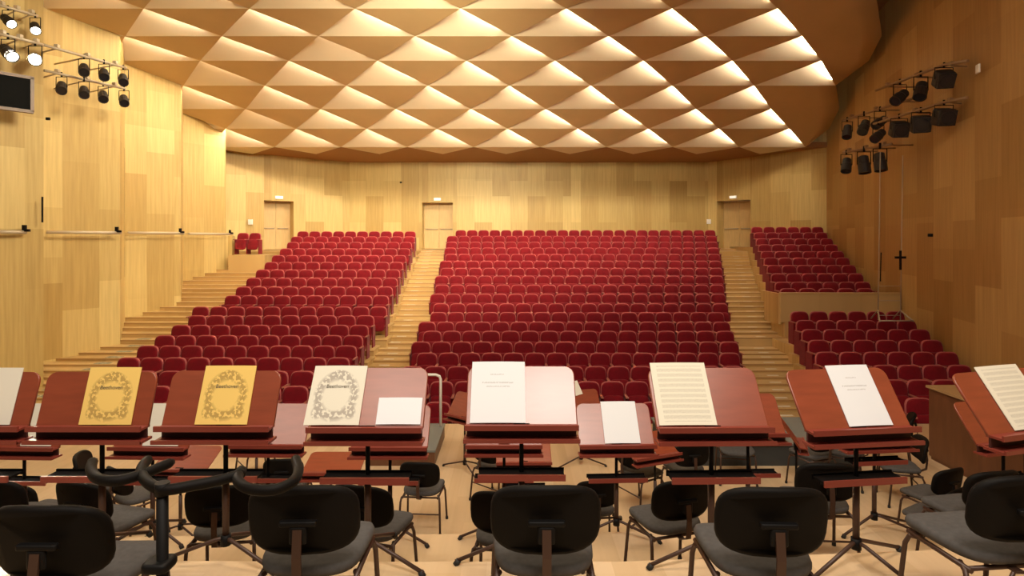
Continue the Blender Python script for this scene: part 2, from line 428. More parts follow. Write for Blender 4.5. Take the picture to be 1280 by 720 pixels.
# back wall with three door recesses
BP = [(-13.1,26.85),(-8.25,30.0),(9.96,30.0),(13.95,25.9)]
mb = MB()
def recess(name, a, b, pxl, pxr, ytop):
    # wall from a to b with a recessed doorway seen between pixel columns
    def hit(px):
        k = (px-640)/F; dx, dy = b[0]-a[0], b[1]-a[1]
        t = (k*a[1]-a[0])/(dx-k*dy); return Vector((a[0]+dx*t, a[1]+dy*t, 0)), t
    p, tp = hit(pxl); q, tq = hit(pxr)
    zt = ZC+(YH-ytop)*((p.y+q.y)/2)/F
    wallq(mb, a, p, -1, 11, tp*3, out=(0,1)); wallq(mb, q, b, -1, 11, tq*9+1, out=(0,1)); wallq(mb, p, q, zt, 11, 31.2, out=(0,1))
    d = (q-p).normalized(); n = Vector((-d.y, d.x, 0)); n = n if n.y > 0 else -n; dep = .75
    rb = MB()
    Z0 = Vector((0,0,zl)); Z1 = Vector((0,0,zt))
    pp, qq = p+n*.18, q+n*.18
    w_ = (q-p).length
    rb.quad([pp+Z0, p+n*dep+Z0, p+n*dep+Z1, pp+Z1], [(0,0),(dep,0),(dep,2.2),(0,2.2)])
    rb.quad([qq+Z0, q+n*dep+Z0, q+n*dep+Z1, qq+Z1], [(0,0),(dep,0),(dep,2.2),(0,2.2)])
    rb.quad([pp+Z1, qq+Z1, q+n*dep+Z1, p+n*dep+Z1], [(0,0),(w_,0),(w_,.6),(0,.6)])
    rb.quad([pp+Z0+Vector((0,0,.01)), qq+Z0+Vector((0,0,.01)), q+n*dep+Z0+Vector((0,0,.01)), p+n*dep+Z0+Vector((0,0,.01))], [(0,0),(w_,0),(w_,.6),(0,.6)])
    return rb, p+n*dep, q+n*dep, zt, n, d
def doorway(i, a, b, pxl, pxr, ytop):
    rb, p, q, zt, n, d = recess('d', a, b, pxl, pxr, ytop)
    r = struct(rb.build('trim_%d' % (i+1), M_wall))
    door = bpy.data.objects.new('door_%d' % i, None); C.objects.link(door); struct(door)
    w_ = (q-p).length; mid = (p+q)/2; ang = math.atan2(d.y, d.x)
    door.location = (mid.x, mid.y, zl+.01); door.rotation_euler = (0, 0, ang)
    H = zt-zl-.02
    for sx in (-1, 1):
        lb = MB(); lb.box((sx*w_/4, 0, H/2), (w_/2-.012, .05, H))
        l = lb.build('door_leaf', M_doorleaf, door)
        hb = MB(); hb.tube([(sx*.08, -.09, 1.02), (sx*(w_/2-.1), -.09, 1.02)], .022)
        hb.box((sx*.1, -.05, 1.02), (.04, .08, .05)); hb.box((sx*(w_/2-.12), -.05, 1.02), (.04, .08, .05))
        hb.build('push_bar', M_bar, l)
    s_ = MB(); s_.box((0,0,0), (.36,.05,.14)); s_.box((0,-.03,0), (.30,.02,.10), 1)
    pos = (p+q)/2-n*(.75+.03); o = s_.build('exit_sign', [M_white, M_sign]); o.location = (pos.x, pos.y, zt+.16); o.rotation_euler = (0,0,ang)
    tag(o, 'small white lit exit sign above the '+('left', 'middle', 'right')[i-1]+' door in the back wall', 'sign')
M_doorleaf = mat('door_maple', (.60,.41,.18), .5, var=.08, vscale=2, stretch=(8,1,1))
mid = BP[1]
doorway(1, BP[0], BP[1], 330, 367, 251)
doorway(2, BP[1], (3,30.0), 527.5, 566, 253)
wallq(mb, (3,30.0), (9.0,30.0), -1, 11, 12.1, out=(0,1))
wallq(mb, (9.0,30.0), BP[2], -1, 11, 18.1, out=(0,1))
doorway(3, BP[2], BP[3], 896, 938, 250.5)
struct(mb.build('wall_back', M_wall))

# ------------------------------------------------------------------ coffered ceiling
W = 2.9
rows = [(12.2, 6.95, 1), (13.5, 6.82, 0), (14.86, 6.58, 1), (16.2, 6.35, 0), (17.7, 6.11, 1), (19.3, 5.86, 0), (21.0, 5.49, 1), (22.8, 5.06, 0), (24.3, 4.58, 1), (25.8, 4.06, 0), (27.0, 3.93, 1)]
X0 = lambda Y: .044-.028*(Y-16.2)
maxi = {0: 1, 1: 1.5, 2: 2, 3: 2.5, 4: 3, 5: 3.5, 6: 3, 7: 3.5, 8: 4}
mb = MB(); fb = MB(); H_R = .48
def LV(j, i): return Vector((X0(rows[j][0])+i*W, rows[j][0], ZC+rows[j][1]))
lamps = []
for j in range(len(rows)-1):
    odd = rows[j][2] == 0            # vertices at half steps
    offs = .5 if odd else 0
    hi = maxi.get(j, 4)
    i = -5+offs
    while i <= 5.5:
        # downward triangle: base on row j from i to i+1, tip on row j+1 at i+.5
        a, b, c = LV(j, i), LV(j, i+1), LV(j+1, i+.5)
        if j == 9:
            if i+1 <= 4.6: fb.add([a, b, c], [(0,1,2)])
        elif i+1 <= hi+.01: mb.add([a, b, c], [(0,1,2)])
        if i <= hi and j < 9:
            A, L, R = LV(j, i), LV(j+1, i-.5), LV(j+1, i+.5)
            Ar = A+Vector((0, -.1, H_R))
            fb.add([Ar, L, R], [(0,1,2)])                      # facet hinged on its far edge
            fb.add([A, L, Ar], [(0,1,2)]); fb.add([A, R, Ar], [(0,1,2)])
            if j >= 2 and i > -5: lamps.append((A, L, R, j, i))
        i += 1
# plain panels to the jagged right edge of the canopy
edge_px = {2: 1090, 3: 1097, 4: 1102, 5: 1086, 6: 1041, 7: 1049, 8: 1036, 9: 985}
edge_px[9] = 1007
vs = []; fs = []
for j in range(0, 10):
    Y, z, _ = rows[j]; hi = maxi.get(j, 4.5)
    a = LV(j, hi); e = Vector(((edge_px.get(j, 1090)-640)*Y/F, Y, ZC+z))
    if j < 2: e.x = 9.4
    if j == 6: e = LV(6, 4)
    for k in range(5): vs.append(a.lerp(e, k/4))
    for k in range(5): vs.append(a.lerp(e, k/4)+Vector((0,0,.10)))
for j in range(0, 9):
    if j == 5:
        n_ = len(vs)
        for k in range(4): fs.append((50+k, 50+k+1, 64))
    else:
        for k in range(4): fs.append((j*10+k, j*10+k+1, j*10+11+k, j*10+10+k))
    fs.append((j*10+4, j*10+9, j*10+19, j*10+14))
mb.add(vs, fs, 0, True)
# canopy over the stage, out of the picture
mb.add([(-14, 8.8, ZC+7.0), (9.6, 8.8, ZC+7.0), (9.6, 12.2, ZC+6.95), (-14.2, 12.2, ZC+6.95)], [(0,1,2,3)])
ceil = struct(mb.build('ceiling', M_ceil))
o = fb.build('ceiling_coffer', M_facet); struct(o)
sb = MB(); sb.add([(-14.3,25.9,ZC+4.08),(14.3,25.9,ZC+4.08),(14.3,30.6,ZC+3.93),(-14.3,30.6,ZC+3.93)]+[(-14.3,25.9,ZC+4.3),(14.3,25.9,ZC+4.3),(14.3,30.6,ZC+4.3),(-14.3,30.6,ZC+4.3)], [(0,1,2,3),(7,6,5,4),(0,4,5,1),(1,5,6,2),(2,6,7,3),(3,7,4,0)])
struct(sb.build('ceiling_soffit', M_soffit))
sb = MB(); sb.box((0, 18, 10.9), (29, 26, .3)); 
struct(sb.build('ceiling_slab', M_soffit))
for n_, (A, L, R, j, i) in enumerate(lamps):
    if A.x < -12.3: continue
    d = (R-A); Ln = d.length
    nrm = Vector((d.y, -d.x, 0)).normalized()          # points out of the coffer on its right side
    if nrm.x < 0: nrm = -nrm
    lb = MB()
    p0 = A+d*.04+Vector((0,0,.20))-nrm*.02; p1 = A+d*.80+Vector((0,0,.075))-nrm*.02
    lb.tube([p0, p1], [.038, .022], 6)
    o = lb.build('cove_lamp', M_lampdim if (j, i) in ((4, -2), (7, -3.5), (5, -3.5), (2, -3)) or j == 2 else M_lamp)
    rr = ['first','second','third','fourth','fifth','sixth','seventh','eighth','ninth','tenth']
    tag(o, '%s glowing coffer tube from the right, %s coffer row from the back wall' % (rr[int(maxi.get(j,3)-i)], rr[8-j]), 'ceiling lamp', 'cove lamps in the coffered ceiling')

# ------------------------------------------------------------------ theatre seats
def seat_parts():
    A = MB(); A.pad(superell(.490, .565, 4.0, 26), .080, .028, 0, T((0, 0, .60)) @ RX(PI/2-.12), None, .02)
    rim = MB(); pts = [(p[0], p[1]) for p in superell(.50, .575, 3.8, 26)]
    Mx = T((0, .025, .60)) @ RX(PI/2-.12)
    rim.pad(superell(.520, .592, 4.2, 26), .055, .018, 0, Mx)
    cu = MB(); cu.pad(superell(.47, .46, 4.2, 22), .10, .035, 0, T((0, -.15, .40)) @ RX(PI/2-.30), None, .015)
    arms = []
    for sx in (-1, 1):
        a = MB(); a.box((sx*.253, -.12, .615), (.035, .36, .03), 0, None, .012); a.box((sx*.253, -.02, .30), (.022, .30, .60), 1)
        arms.append(a)
    return A, rim, cu, arms
sA, sR, sC, sArm = seat_parts()
seats = []
for nm, tab, Y0, dY in blocks:
    nrow = len(tab)
    for k in range(nrow):
        y, xl, xr = tab[k]; Y = Y0-dY*k; pitch = .54*F/Y
        n = max(1, round((xr-xl)/pitch)); st = (xr-xl)/n
        _, z = rowfloor(tab, Y0, dY, k)
        for i in range(n):
            px = xl+st*(i+.5)
            seats.append((Y, (px-640)*Y/F, z, nm, nrow-k, i+1, n, y, px))
vis = sorted([s_ for s_ in seats], key=lambda s_: s_[0])
near, far = vis[:300], vis[300:]
def ordw(n):
    a = ['zeroth','first','second','third','fourth','fifth','sixth','seventh','eighth','ninth','tenth','eleventh','twelfth','thirteenth','fourteenth','fifteenth','sixteenth','seventeenth','eighteenth','nineteenth']
    if n < 20: return a[n]
    return {20:'twentieth'}.get(n) or 'twenty-'+a[n-20]
proto = thing('theatre_seat', '', 'seat')
meshes = [sA.build('backrest', M_velvet, proto), sR.build('back_rim', M_rim, proto), sC.build('seat_cushion', M_velvet, proto)]
for a in sArm: a.build('armrest', [M_arm, M_velvet], proto)
for q, (Y, X, z, nm, row, i, n, y, px) in enumerate(near):
    lab = 'red plush theatre seat, %s block, %s row from front, %s from its left end' % (nm, ordw(row), ordw(i))
    rz = random.uniform(-.01, .01)
    if q == 0:
        proto.location = (X, Y, z); proto['label'] = lab; proto['group'] = 'red theatre seats in the auditorium'
    else:
        dup(proto, (X, Y, z), rz, lab, 'red theatre seats in the auditorium')
fm = MB()
for (Y, X, z, *_r) in far:
    M = T((X, Y, z))
    for src, mi in ((sA, 0), (sR, 1), (sC, 0), (sArm[0], None), (sArm[1], None)):
        b = len(fm.v)
        fm.v.extend(M @ v for v in src.v)
        fm.f.extend(tuple(b+t for t in f) for f in src.f)
        fm.m.extend((mi if mi is not None else (2 if m == 0 else 0)) for m in src.m); fm.sm.extend(src.sm)
o = fm.build('theatre_seats', [M_velvet, M_rim, M_arm]); o['kind'] = 'stuff'
tag(o, 'rows of red plush theatre seats filling the upper half of the auditorium', 'seats', 'red theatre seats in the auditorium')
# two single seats in the corner by the left wall
for q, px in enumerate((303.5, 318.5)):
    Y = 24.9; zz = ZC-16*Y/F-.12
    dup(proto, ((px-640)*Y/F, Y, ZC+(YH-291.5)*Y/F-TOPH), -.1, ('left' if q == 0 else 'right')+' one of two red seats alone beside the left wall corner', 'pair of seats by the left wall')
pm = MB(); pm.box((-10.95, 25.0, (ZC-.62-1)/2), (1.5, 1.3, ZC-.62+1)); struct(pm.build('floor_seat_platform', M_step))
# parapet in front of the upper right block
mb = MB(); Y = 17.35
a = P(975, 367, Y); b = P(1097, 367, Y)
mb.box(((a.x+11.4)/2, Y, a.z-.42), (11.4-a.x, .10, .84)); mb.box(((a.x+11.4)/2, Y, a.z+.01), (11.4-a.x, .16, .04))
mb.box((a.x, Y+.5, a.z-.45), (.08, 1.0, .9))
tag(mb.build('parapet', M_step), 'low wooden parapet in front of the upper right seat block', 'parapet')

# ------------------------------------------------------------------ orchestra chair
def chair_parts():
    root = thing('orchestra_chair', '', 'chair')
    zc_, hb, wb = .688, .30, .455
    def bend(c, lean=.16):
        def fn(p):
            x, y, z = p
            return (x, z-c*x*x-(y*lean), y+zc_ -.10*x*x*(1 if y > 0 else 0))
        return fn
    b = MB(); b.pad(superell(wb, hb, 3.4, 32), .045, .018, 0, T((0, -.235, 0)), lambda p: (lambda x, y, z: (x, -z+1.1*x*x-(y)*.16, y+zc_-.12*x*x))(*p))
    br = b.build('backrest', M_shell, root)
    g = MB(); g.box((0, -.262, zc_+.0), (.15, .03, .022), 0, None, .01); g.box((0, -.266, zc_-.045), (.07, .02, .07), 0, None, .01)
    g.build('back_bracket', M_black, root)
    s_ = MB(); o = [(x*(1+.12*(y/.42)), y) for x, y in superell(.44, .43, 4.0, 30)]
    s_.pad(o, .055, .022, 0, T((0, .03, .445)), lambda p: (p[0], p[1], p[2]-.25*max(0, p[1]-.1)**2*4+.25*p[0]**2), .008)
    s_.build('seat', M_cushion, root)
    sp = MB(); c_ = [(-.272, zc_-.02), (-.287, .56), (-.275, .44), (-.20, .40), (-.05, .40)]
    vs = [(sx*.018, y+dy, z+dz) for (y, z), (dy, dz) in zip(c_, ((-.005,0),(-.005,0),(-.005,-.003),(0,-.005),(0,-.005))) for sx in (-1, 1)]+[(sx*.018, y-dy, z-dz) for (y, z), (dy, dz) in zip(c_, ((-.005,0),(-.005,0),(-.005,-.003),(0,-.005),(0,-.005))) for sx in (-1, 1)]
    fs = []
    for i in range(4):
        a = 2*i; fs += [(a, a+1, a+3, a+2), (10+a, 10+a+2, 10+a+3, 10+a+1), (a, a+2, 12+a, 10+a), (a+1, 11+a, 13+a, a+3)]
    fs += [(0, 10, 11, 1), (8, 9, 19, 18)]; sp.add(vs, fs)
    sp.build('back_spine', M_brown, root)
    fr = MB()
    for sx in (-1, 1):
        fr.tube([(sx*.20, -.17, .40), (sx*.21, .17, .41)], .012)
    fr.tube([(-.205, -.15, .40), (.205, -.15, .40)], .011); fr.tube([(-.205, .15, .40), (.205, .15, .40)], .011); fr.tube([(-.215, -.19, .23), (.215, -.19, .23)], .008)
    fr.build('seat_frame', M_brown, root)
    for sx in (-1, 1):
        for sy in (-1, 1):
            l = MB()
            l.tube([(sx*.19, sy*.10, .405), (sx*.215, sy*.155, .395), (sx*.222, sy*.175, .35), (sx*.235, sy*.21, .02)], .012)
            lo = l.build('leg', M_brown, root)
            r = MB(); r.tube([(sx*.235, sy*.21, .03), (sx*.236, sy*.211, 0)], .017); r.build('rubber_foot', M_rubber, lo)
    return root
ch0 = chair_parts(); used = [0]
def chair(px, Y, lvl, yaw, label):
    ya = math.radians(yaw); Yb = Y-.25*math.cos(ya); X = (px-640)*Yb/F-.25*math.sin(ya); z = ZC-(D1, D2, D3)[lvl-1]
    g = 'black orchestra chairs on the stage'
    if not used[0]:
        used[0] = 1; ch0.location = (X, Y, z); ch0.rotation_euler = (0,0,math.radians(yaw)); ch0['label'] = label; ch0['group'] = g; return ch0
    return dup(ch0, (X, Y, z), math.radians(yaw), label, g)
# (px of seat centre, depth of seat centre, level, yaw, label)
for a in [
    (50, 2.44, 1, 0, 'black orchestra chair, nearest and leftmost of the front row of chairs'),
    (374, 2.62, 1, 2, 'black orchestra chair with curved black rail at its left, front row'),
    (683, 2.62, 1, 0, 'black orchestra chair in the middle of the front row, facing centre stand'),
    (972, 2.60, 1, -2, 'black orchestra chair in front row beside the stand with printed score'),
    (1290, 2.72, 1, 6, 'black orchestra chair at the right edge of the front row, broad grey seat'),
    (94, 4.25, 2, -14, 'black orchestra chair mostly hidden behind the nearest left chair'),
    (270, 4.2, 2, 6, 'black orchestra chair on lower riser behind the curved black rails'),
    (447, 4.2, 2, -14, 'black orchestra chair on lower riser, second from left of the centre gap'),
    (628, 4.1, 2, -8, 'black orchestra chair partly behind the middle front chair, left side'),
    (748, 6.3, 3, 5, 'black orchestra chair showing only its right edge behind the middle front chair'),
    (858, 4.3, 2, 16, 'black orchestra chair in full view on lower riser, grey seat, right of centre'),
    (1038, 4.6, 2, -4, 'black orchestra chair on lower riser between two right front chairs'),
    (1250, 4.45, 2, 10, 'black orchestra chair directly behind the rightmost front chair'),
    (1203, 6.1, 3, 30, 'black orchestra chair third in the right hand file'),
    (1192, 6.6, 3, 20, 'grey seated orchestra chair fourth in the right hand file'),
    (1155, 7.45, 3, 75, 'black orchestra chair seen side on beside the tall brown cabinet'),
    (523, 6.8, 3, -4, 'black orchestra chair on stage floor left of the centre gap'),
    (352, 6.9, 3, 4, 'black orchestra chair half hidden under the fourth front stand from left'),
    (602, 7.5, 3, -40, 'orchestra chair with grey seat behind centre stand, left of its post'),
    (780, 7.3, 3, -60, 'dark orchestra chair turned right under the small stand right of centre'),
    (668, 8.3, 3, 10, 'small distant orchestra chair just right of the centre stand post'),
    (868, 7.4, 3, 10, 'dark orchestra chair under the printed score stand, left one'),
    (915, 8.1, 3, 170, 'orchestra chair with pale grey seat under the printed score stand'),
    (1035, 7.9, 3, 20, 'dark orchestra chair beyond the gap between the two right front stands'),
    (1082, 8.0, 3, 60, 'dark orchestra chair under the stand with the tilted white page'),
    (1143, 8.5, 3, 60, 'far orchestra chair with light back at the front edge of the stage'),
    (97, 6.9, 3, -72, 'orchestra chair turned right, its back edge on, under second front stand'),
    (142, 6.6, 3, -30, 'orchestra chair with grey seat between second and third front stand'),
    (18, 6.2, 3, -20, 'orchestra chair at far left edge under the leftmost stand'),
    (296, 8.2, 3, -50, 'distant orchestra chair under the third front stand from left'),
    (-14, 4.3, 2, -10, 'black orchestra chair cut by the left edge on lower riser'),
    ]: chair(*a)

# ------------------------------------------------------------------ music stands
BT = math.radians(36)
def stand(px, Y, lvl, yaw, label, tilt=36, dh=0, shelf=True, w_=.635, legs=(192, 332, 75), paper=(), postdx=0, sz=.493):
    X = (px-640)*Y/F; z0 = ZC-(D1, D2, D3)[lvl-1]
    root = thing('music_stand', label, 'music stand', (X, Y, z0), math.radians(yaw), 'wooden music stands on the stage')
    zt = .765+dh; a = math.radians(tilt); Lb = .29/math.cos(a) if tilt < 50 else .36
    Mb = T((0, .03, zt)) @ RX(PI/2-a)
    b = MB(); b.pad([(x, y+Lb/2) for x, y in rrect(w_, Lb, .055, 6, True)], .016, .005, 0, Mb)
    b.build('desk_board', M_mahog, root)
    t = MB()
    yf = -.045
    t.box((0, .0, zt+.005), (w_*.995, .085, .012)); t.box((0, yf, zt+.012), (w_, .012, .03))
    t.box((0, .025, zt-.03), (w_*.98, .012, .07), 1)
    t.box((0, -.005, zt-.063), (w_*1.02, .11, .014)); t.box((0, -.06, zt-.057), (w_*1.02, .012, .022))
    t.build('ledge', [M_mahogd, M_mahogi], root)
    p = MB(); p.tube([(postdx, .05, zt-.05), (postdx, .05, .42)], .013, 10); p.box((postdx, .05, zt-.03), (.09, .05, .09)); p.build('post', M_black, root)
    p = MB(); p.tube([(postdx, .05, .47), (postdx, .05, .10)], .019, 10); p.build('lower_tube', M_brown, root)
    if shelf:
        s_ = MB(); s_.box((0, .03, sz), (.48, .11, .012), 1); s_.box((0, -.028, sz), (.49, .012, .034)); s_.box((0, .085, sz), (.49, .010, .03), 1) 
        s_.build('lower_shelf', [M_mahogd, M_felt], root)
    h = MB(); h.tube([(postdx, .05, .09), (postdx, .05, .15)], .028, 10); h.build('hub', M_black, root)
    for d in legs:
        d = math.radians(d); l = MB(); ex = Vector((postdx+math.cos(d)*.38, .05+math.sin(d)*.30, .02))
        l.tube([(postdx, .05, .13), (postdx+math.cos(d)*.05, .05+math.sin(d)*.05, .125), ex], .011)
        lo = l.build('leg', M_brown, root)
        f = MB(); f.tube([ex-(ex-Vector((postdx, .05, .13))).normalized()*.02+Vector((0,0,0)), ex+Vector((0,0,-.02))], .017); f.build('rubber_foot', M_rubber, lo)
    Mw = T((X, Y, z0)) @ RZ(math.radians(yaw)) @ Mb
    for (u_, v_, pw, ph, m, kind, rot, lab) in paper:
        sheet(Mw @ T((u_, v_+.012, .012)) @ RZ(math.radians(rot)), pw, ph, m, kind, lab)
    return root
def sheet(M, w_, h, m, kind, label):
    mb = MB(); n = 8; t = .004
    for s_, z in ((0, 0), (1, t)):
        pass
    vs = []; fs = []
    for z in (0, t):
        for j in (0, 1):
            for i in range(n+1):
                x = -w_/2+w_*i/n; cz = .004*math.sin(PI*i/n)
                vs.append((x, j*h, z+cz))
    base = n+1
    for i in range(n):
        k = len(mb.f)+len(fs)
        fs.append((2*base+i, 2*base+i+1, 3*base+i+1, 3*base+i))
        mb.uv[k] = [(i/n, 0), ((i+1)/n, 0), ((i+1)/n, 1), (i/n, 1)]
    for i in range(n):
        fs.append((i, base+i, base+i+1, i+1)); fs.append((i, i+1, 2*base+i+1, 2*base+i)); fs.append((base+i, 3*base+i, 3*base+i+1, base+i+1))
    fs.append((0, 2*base, 3*base, base)); fs.append((n, base+n, 3*base+n, 2*base+n))
    mb.add(vs, fs)
    # keep loop order for uv: build without normal flip risk
    o = mb.build(kind[0], m); o.matrix_world = M
    tag(o, label, kind[1])
    if kind[0] == 'score_booklet':
        c = bpy.data.curves.new('t', 'FONT'); c.body = 'Beethoven'; c.size = .030; c.align_x = 'CENTER'; c.extrude = .0004
        to = bpy.data.objects.new('t', c); C.objects.link(to)
        dg = bpy.context.evaluated_depsgraph_get(); me = bpy.data.meshes.new_from_object(to.evaluated_get(dg)); bpy.data.objects.remove(to)
        me.materials.clear(); me.materials.append(M_ink)
        tm = bpy.data.objects.new('cover_title', me); C.objects.link(tm); tm.parent = o
        tm.location = (0, h*.61, t+.0052)
    return o
BK = ('score_booklet', 'score'); SH = ('sheet_music', 'sheet music')
stand(-40, 3.3, 1, 0, 'mahogany music stand cut off by the left edge of the picture', tilt=18,
      paper=[(.07, 0, .29, .315, M_ppale, SH, 0, 'cream sheet music on the leftmost stand cut by the frame')])
stand(111, 3.3, 1, 0, 'mahogany music stand holding a yellow score, leftmost complete one', postdx=.04, tilt=18,
      paper=[(.075, 0, .295, .318, M_pyel, BK, 0, 'yellow ornate score cover on the leftmost complete stand')])
stand(269, 3.3, 1, 0, 'mahogany music stand holding the second yellow score from left', postdx=.035, tilt=23,
      paper=[(.02, 0, .295, .33, M_pyel, BK, 0, 'yellow ornate score cover on the brighter red stand')])
stand(457, 3.28, 1, 0, 'mahogany music stand with cream score and small white card',
      paper=[(-.20, 0, .31, .355, M_pcream, BK, 0, 'cream ornate score cover hanging over the stand left edge'),
             (.174, .004, .25, .155, M_pplain, ('note_card', 'card'), 0, 'blank white card leaning on stand right of the cream score')])
stand(652, 3.32, 1, 0, 'central music stand with large white pages, its board shining pale',
      paper=[(-.135, 0, .315, .372, M_pwhite, SH, 0, 'white title page on the left half of the central stand')])
stand(893, 3.28, 1, 1, 'mahogany music stand with cream printed music right of centre',
      paper=[(-.137, 0, .325, .375, M_pstave, SH, 0, 'cream page of printed staves on stand right of centre')])
stand(1078, 3.26, 1, 7, 'mahogany music stand leaning away, white title page, right side', legs=(205, 20, 290),
      paper=[(.075, 0, .265, .362, M_pwhite, SH, 0, 'white title page on the stand right of the aisle stairs')])
stand(1296, 3.22, 1, 16, 'mahogany music stand at the right edge of the picture', legs=(205, 20, 290),
      paper=[(.04, 0, .33, .37, M_pstave, SH, 0, 'pale page of staves on the stand at the right edge')])
# second row on the lower riser
stand(24, 4.85, 2, -2, 'small looking stand behind leftmost pair, ledge lit pale', tilt=20, paper=[(.12, 0, .26, .34, M_ppale, SH, 0, 'pale page showing between the two leftmost front stands')])
stand(186, 4.85, 2, -2, 'stand behind the gap between the two yellow scores', tilt=22, paper=[(.08, 0, .30, .34, M_ppale, SH, 0, 'pale yellowish page between the two stands with yellow scores')])
stand(332, 4.9, 2, -1, 'pinkish bare stand behind, between second yellow score and cream score')
stand(486, 4.85, 2, 0, 'stand hidden behind the one with the small white card')
stand(630, 4.9, 2, 0, 'stand just below and behind the central stand')
stand(772, 4.9, 2, 2, 'small stand with white page between the central and printed score stands',
      paper=[(.05, 0, .30, .36, M_pplain, SH, 0, 'bright white page on the small stand right of centre')])
stand(938, 5.0, 2, 2, 'orange toned stand sticking out right of the printed score stand', dh=.06,
      paper=[(-.04, 0, .28, .20, M_pplain, SH, 0, 'thin white page edge beside the printed score stand')])
stand(1098, 5.0, 2, 6, 'stand hidden behind the one with tilted white page', legs=(330, 10, 200), sz=.60)
stand(1262, 4.9, 2, 14, 'orange board stand just left of the rightmost stand', dh=.03,
      paper=[(-.14, 0, .04, .16, M_pplain, ('note_card', 'card'), 0, 'narrow white slip on the stand beside the brown cabinet')])
# third row on the stage floor
stand(222, 6.5, 3, -4, 'low flat stand under gap between the yellow scores', tilt=66, shelf=False)
stand(412, 6.4, 3, 0, 'low flat mahogany desk seen under the cream score stand', tilt=74)
stand(655, 6.7, 3, 1, 'low stand two behind the central stand', tilt=60)
stand(822, 6.9, 3, 22, 'low red stand turned left under the printed score stand', tilt=62, shelf=False)
stand(578, 8.4, 3, -38, 'distant orange stand peeping out left of the central stand', shelf=False)
stand(728, 8.6, 3, 14, 'distant stand holding a pale note, right of the central stand', shelf=False,
      paper=[(0, .26, .16, .22, M_ppale, ('note_card', 'card'), 12, 'small pale green note sticking up right of centre stand')])
stand(1001, 7.0, 3, 70, 'dark red narrow stand seen edge on above the aisle', dh=.12, shelf=False, w_=.4)
stand(318, 7.6, 3, -6, 'distant stand under the pinkish bare stand', tilt=58, shelf=False)

# ------------------------------------------------------------------ curved black padded rail
zr = -.86; pa = PZ(203, 611, zr); off = Vector((pa.x, pa.y, ZC-D1)); h = D1+zr
t = thing('leaning_rail', 'scalloped black padded rail on one thick post, left foreground', 'rail', off)
for pts in ([(116,576),(114,587),(122,598),(146,601),(180,592),(216,577)], [(186,573),(176,588),(186,604),(207,612),(240,607),(275,600),(306,591)], [(303,586),(297,600),(312,611),(343,612),(366,602),(373,588),(369,572)]):
    P3 = [PZ(x, y, zr)-off for x, y in pts]; fine = []
    for i in range(len(P3)-1):
        p0 = P3[max(i-1,0)]; p1 = P3[i]; p2 = P3[i+1]; p3 = P3[min(i+2, len(P3)-1)]
        for k in range(5):
            q = k/5; fine.append(.5*((2*p1)+(p2-p0)*q+(2*p0-5*p1+4*p2-p3)*q*q+(3*p1-p0-3*p2+p3)*q**3))
    fine.append(P3[-1])
    m = MB(); m.tube(fine, [.012]+[.019]*(len(fine)-2)+[.012], 10); m.build('padded_rail', M_shell, t)
m = MB(); m.tube([(0,0,h-.01), (0,0,.05)], .019, 12); m.tube([(0,0,h+.022), (0,0,h-.02)], .024, 12); m.build('post', M_black, t)
m = MB(); m.pad(disc(.17, 20), .04, .015, 0, T((0,0,.02))); m.build('base', M_black, t)
m = MB(); m.box((-.01, 0, .70), (.09, .09, .035), 0, None, .02); m.build('clamp', M_black, t)

# ------------------------------------------------------------------ conductor podium, cabinet
t = thing('conductor_podium', 'grey topped conductor podium with a pale hand rail, left of centre', 'podium', ((519-640)*9.2/F, 9.25, 0))
m = MB(); m.box((-.12, 0, .10), (1.0, 1.25, .20)); m.build('platform', M_wood2, t)
m = MB(); m.box((-.12, 0, .215), (1.02, 1.27, .03)); m.build('deck', M_grey, t)
m = MB(); m.tube([(.33,.5,.2),(.33,.5,1.00),(.31,.5,1.05),(.25,.5,1.075),(-.50,.5,1.075),(-.56,.5,1.05),(-.58,.5,1.0),(-.58,.5,.2)], .022, 10); m.build('hand_rail', M_white, t)
t = thing('stage_platform', 'low wide platform with grey top and dark front behind the right stands', 'platform', (3.75, 9.25, 0))
m = MB(); m.box((0, 0, .15), (2.8, 1.25, .30)); m.build('base', mat('charcoal_panel', (.035,.037,.036), .7), t)
m = MB(); m.box((0, 0, .315), (2.84, 1.3, .03)); m.build('deck', M_grey, t)
t = thing('keyboard_cabinet', 'tall dark brown wooden cabinet standing behind the right hand stands', 'cabinet', (7.1, 8.45, 0))
m = MB(); m.box((0, 0, .56), (1.6, .94, 1.02)); m.build('body', M_wood2, t)
m = MB(); m.box((0, 0, 1.085), (1.66, 1.0, .035)); m.build('top', mat('cabinet_top_wood', (.36,.22,.10), .4), t)
m = MB(); m.box((0, 0, .03), (1.56, .90, .06)); m.build('plinth', M_wood2, t)

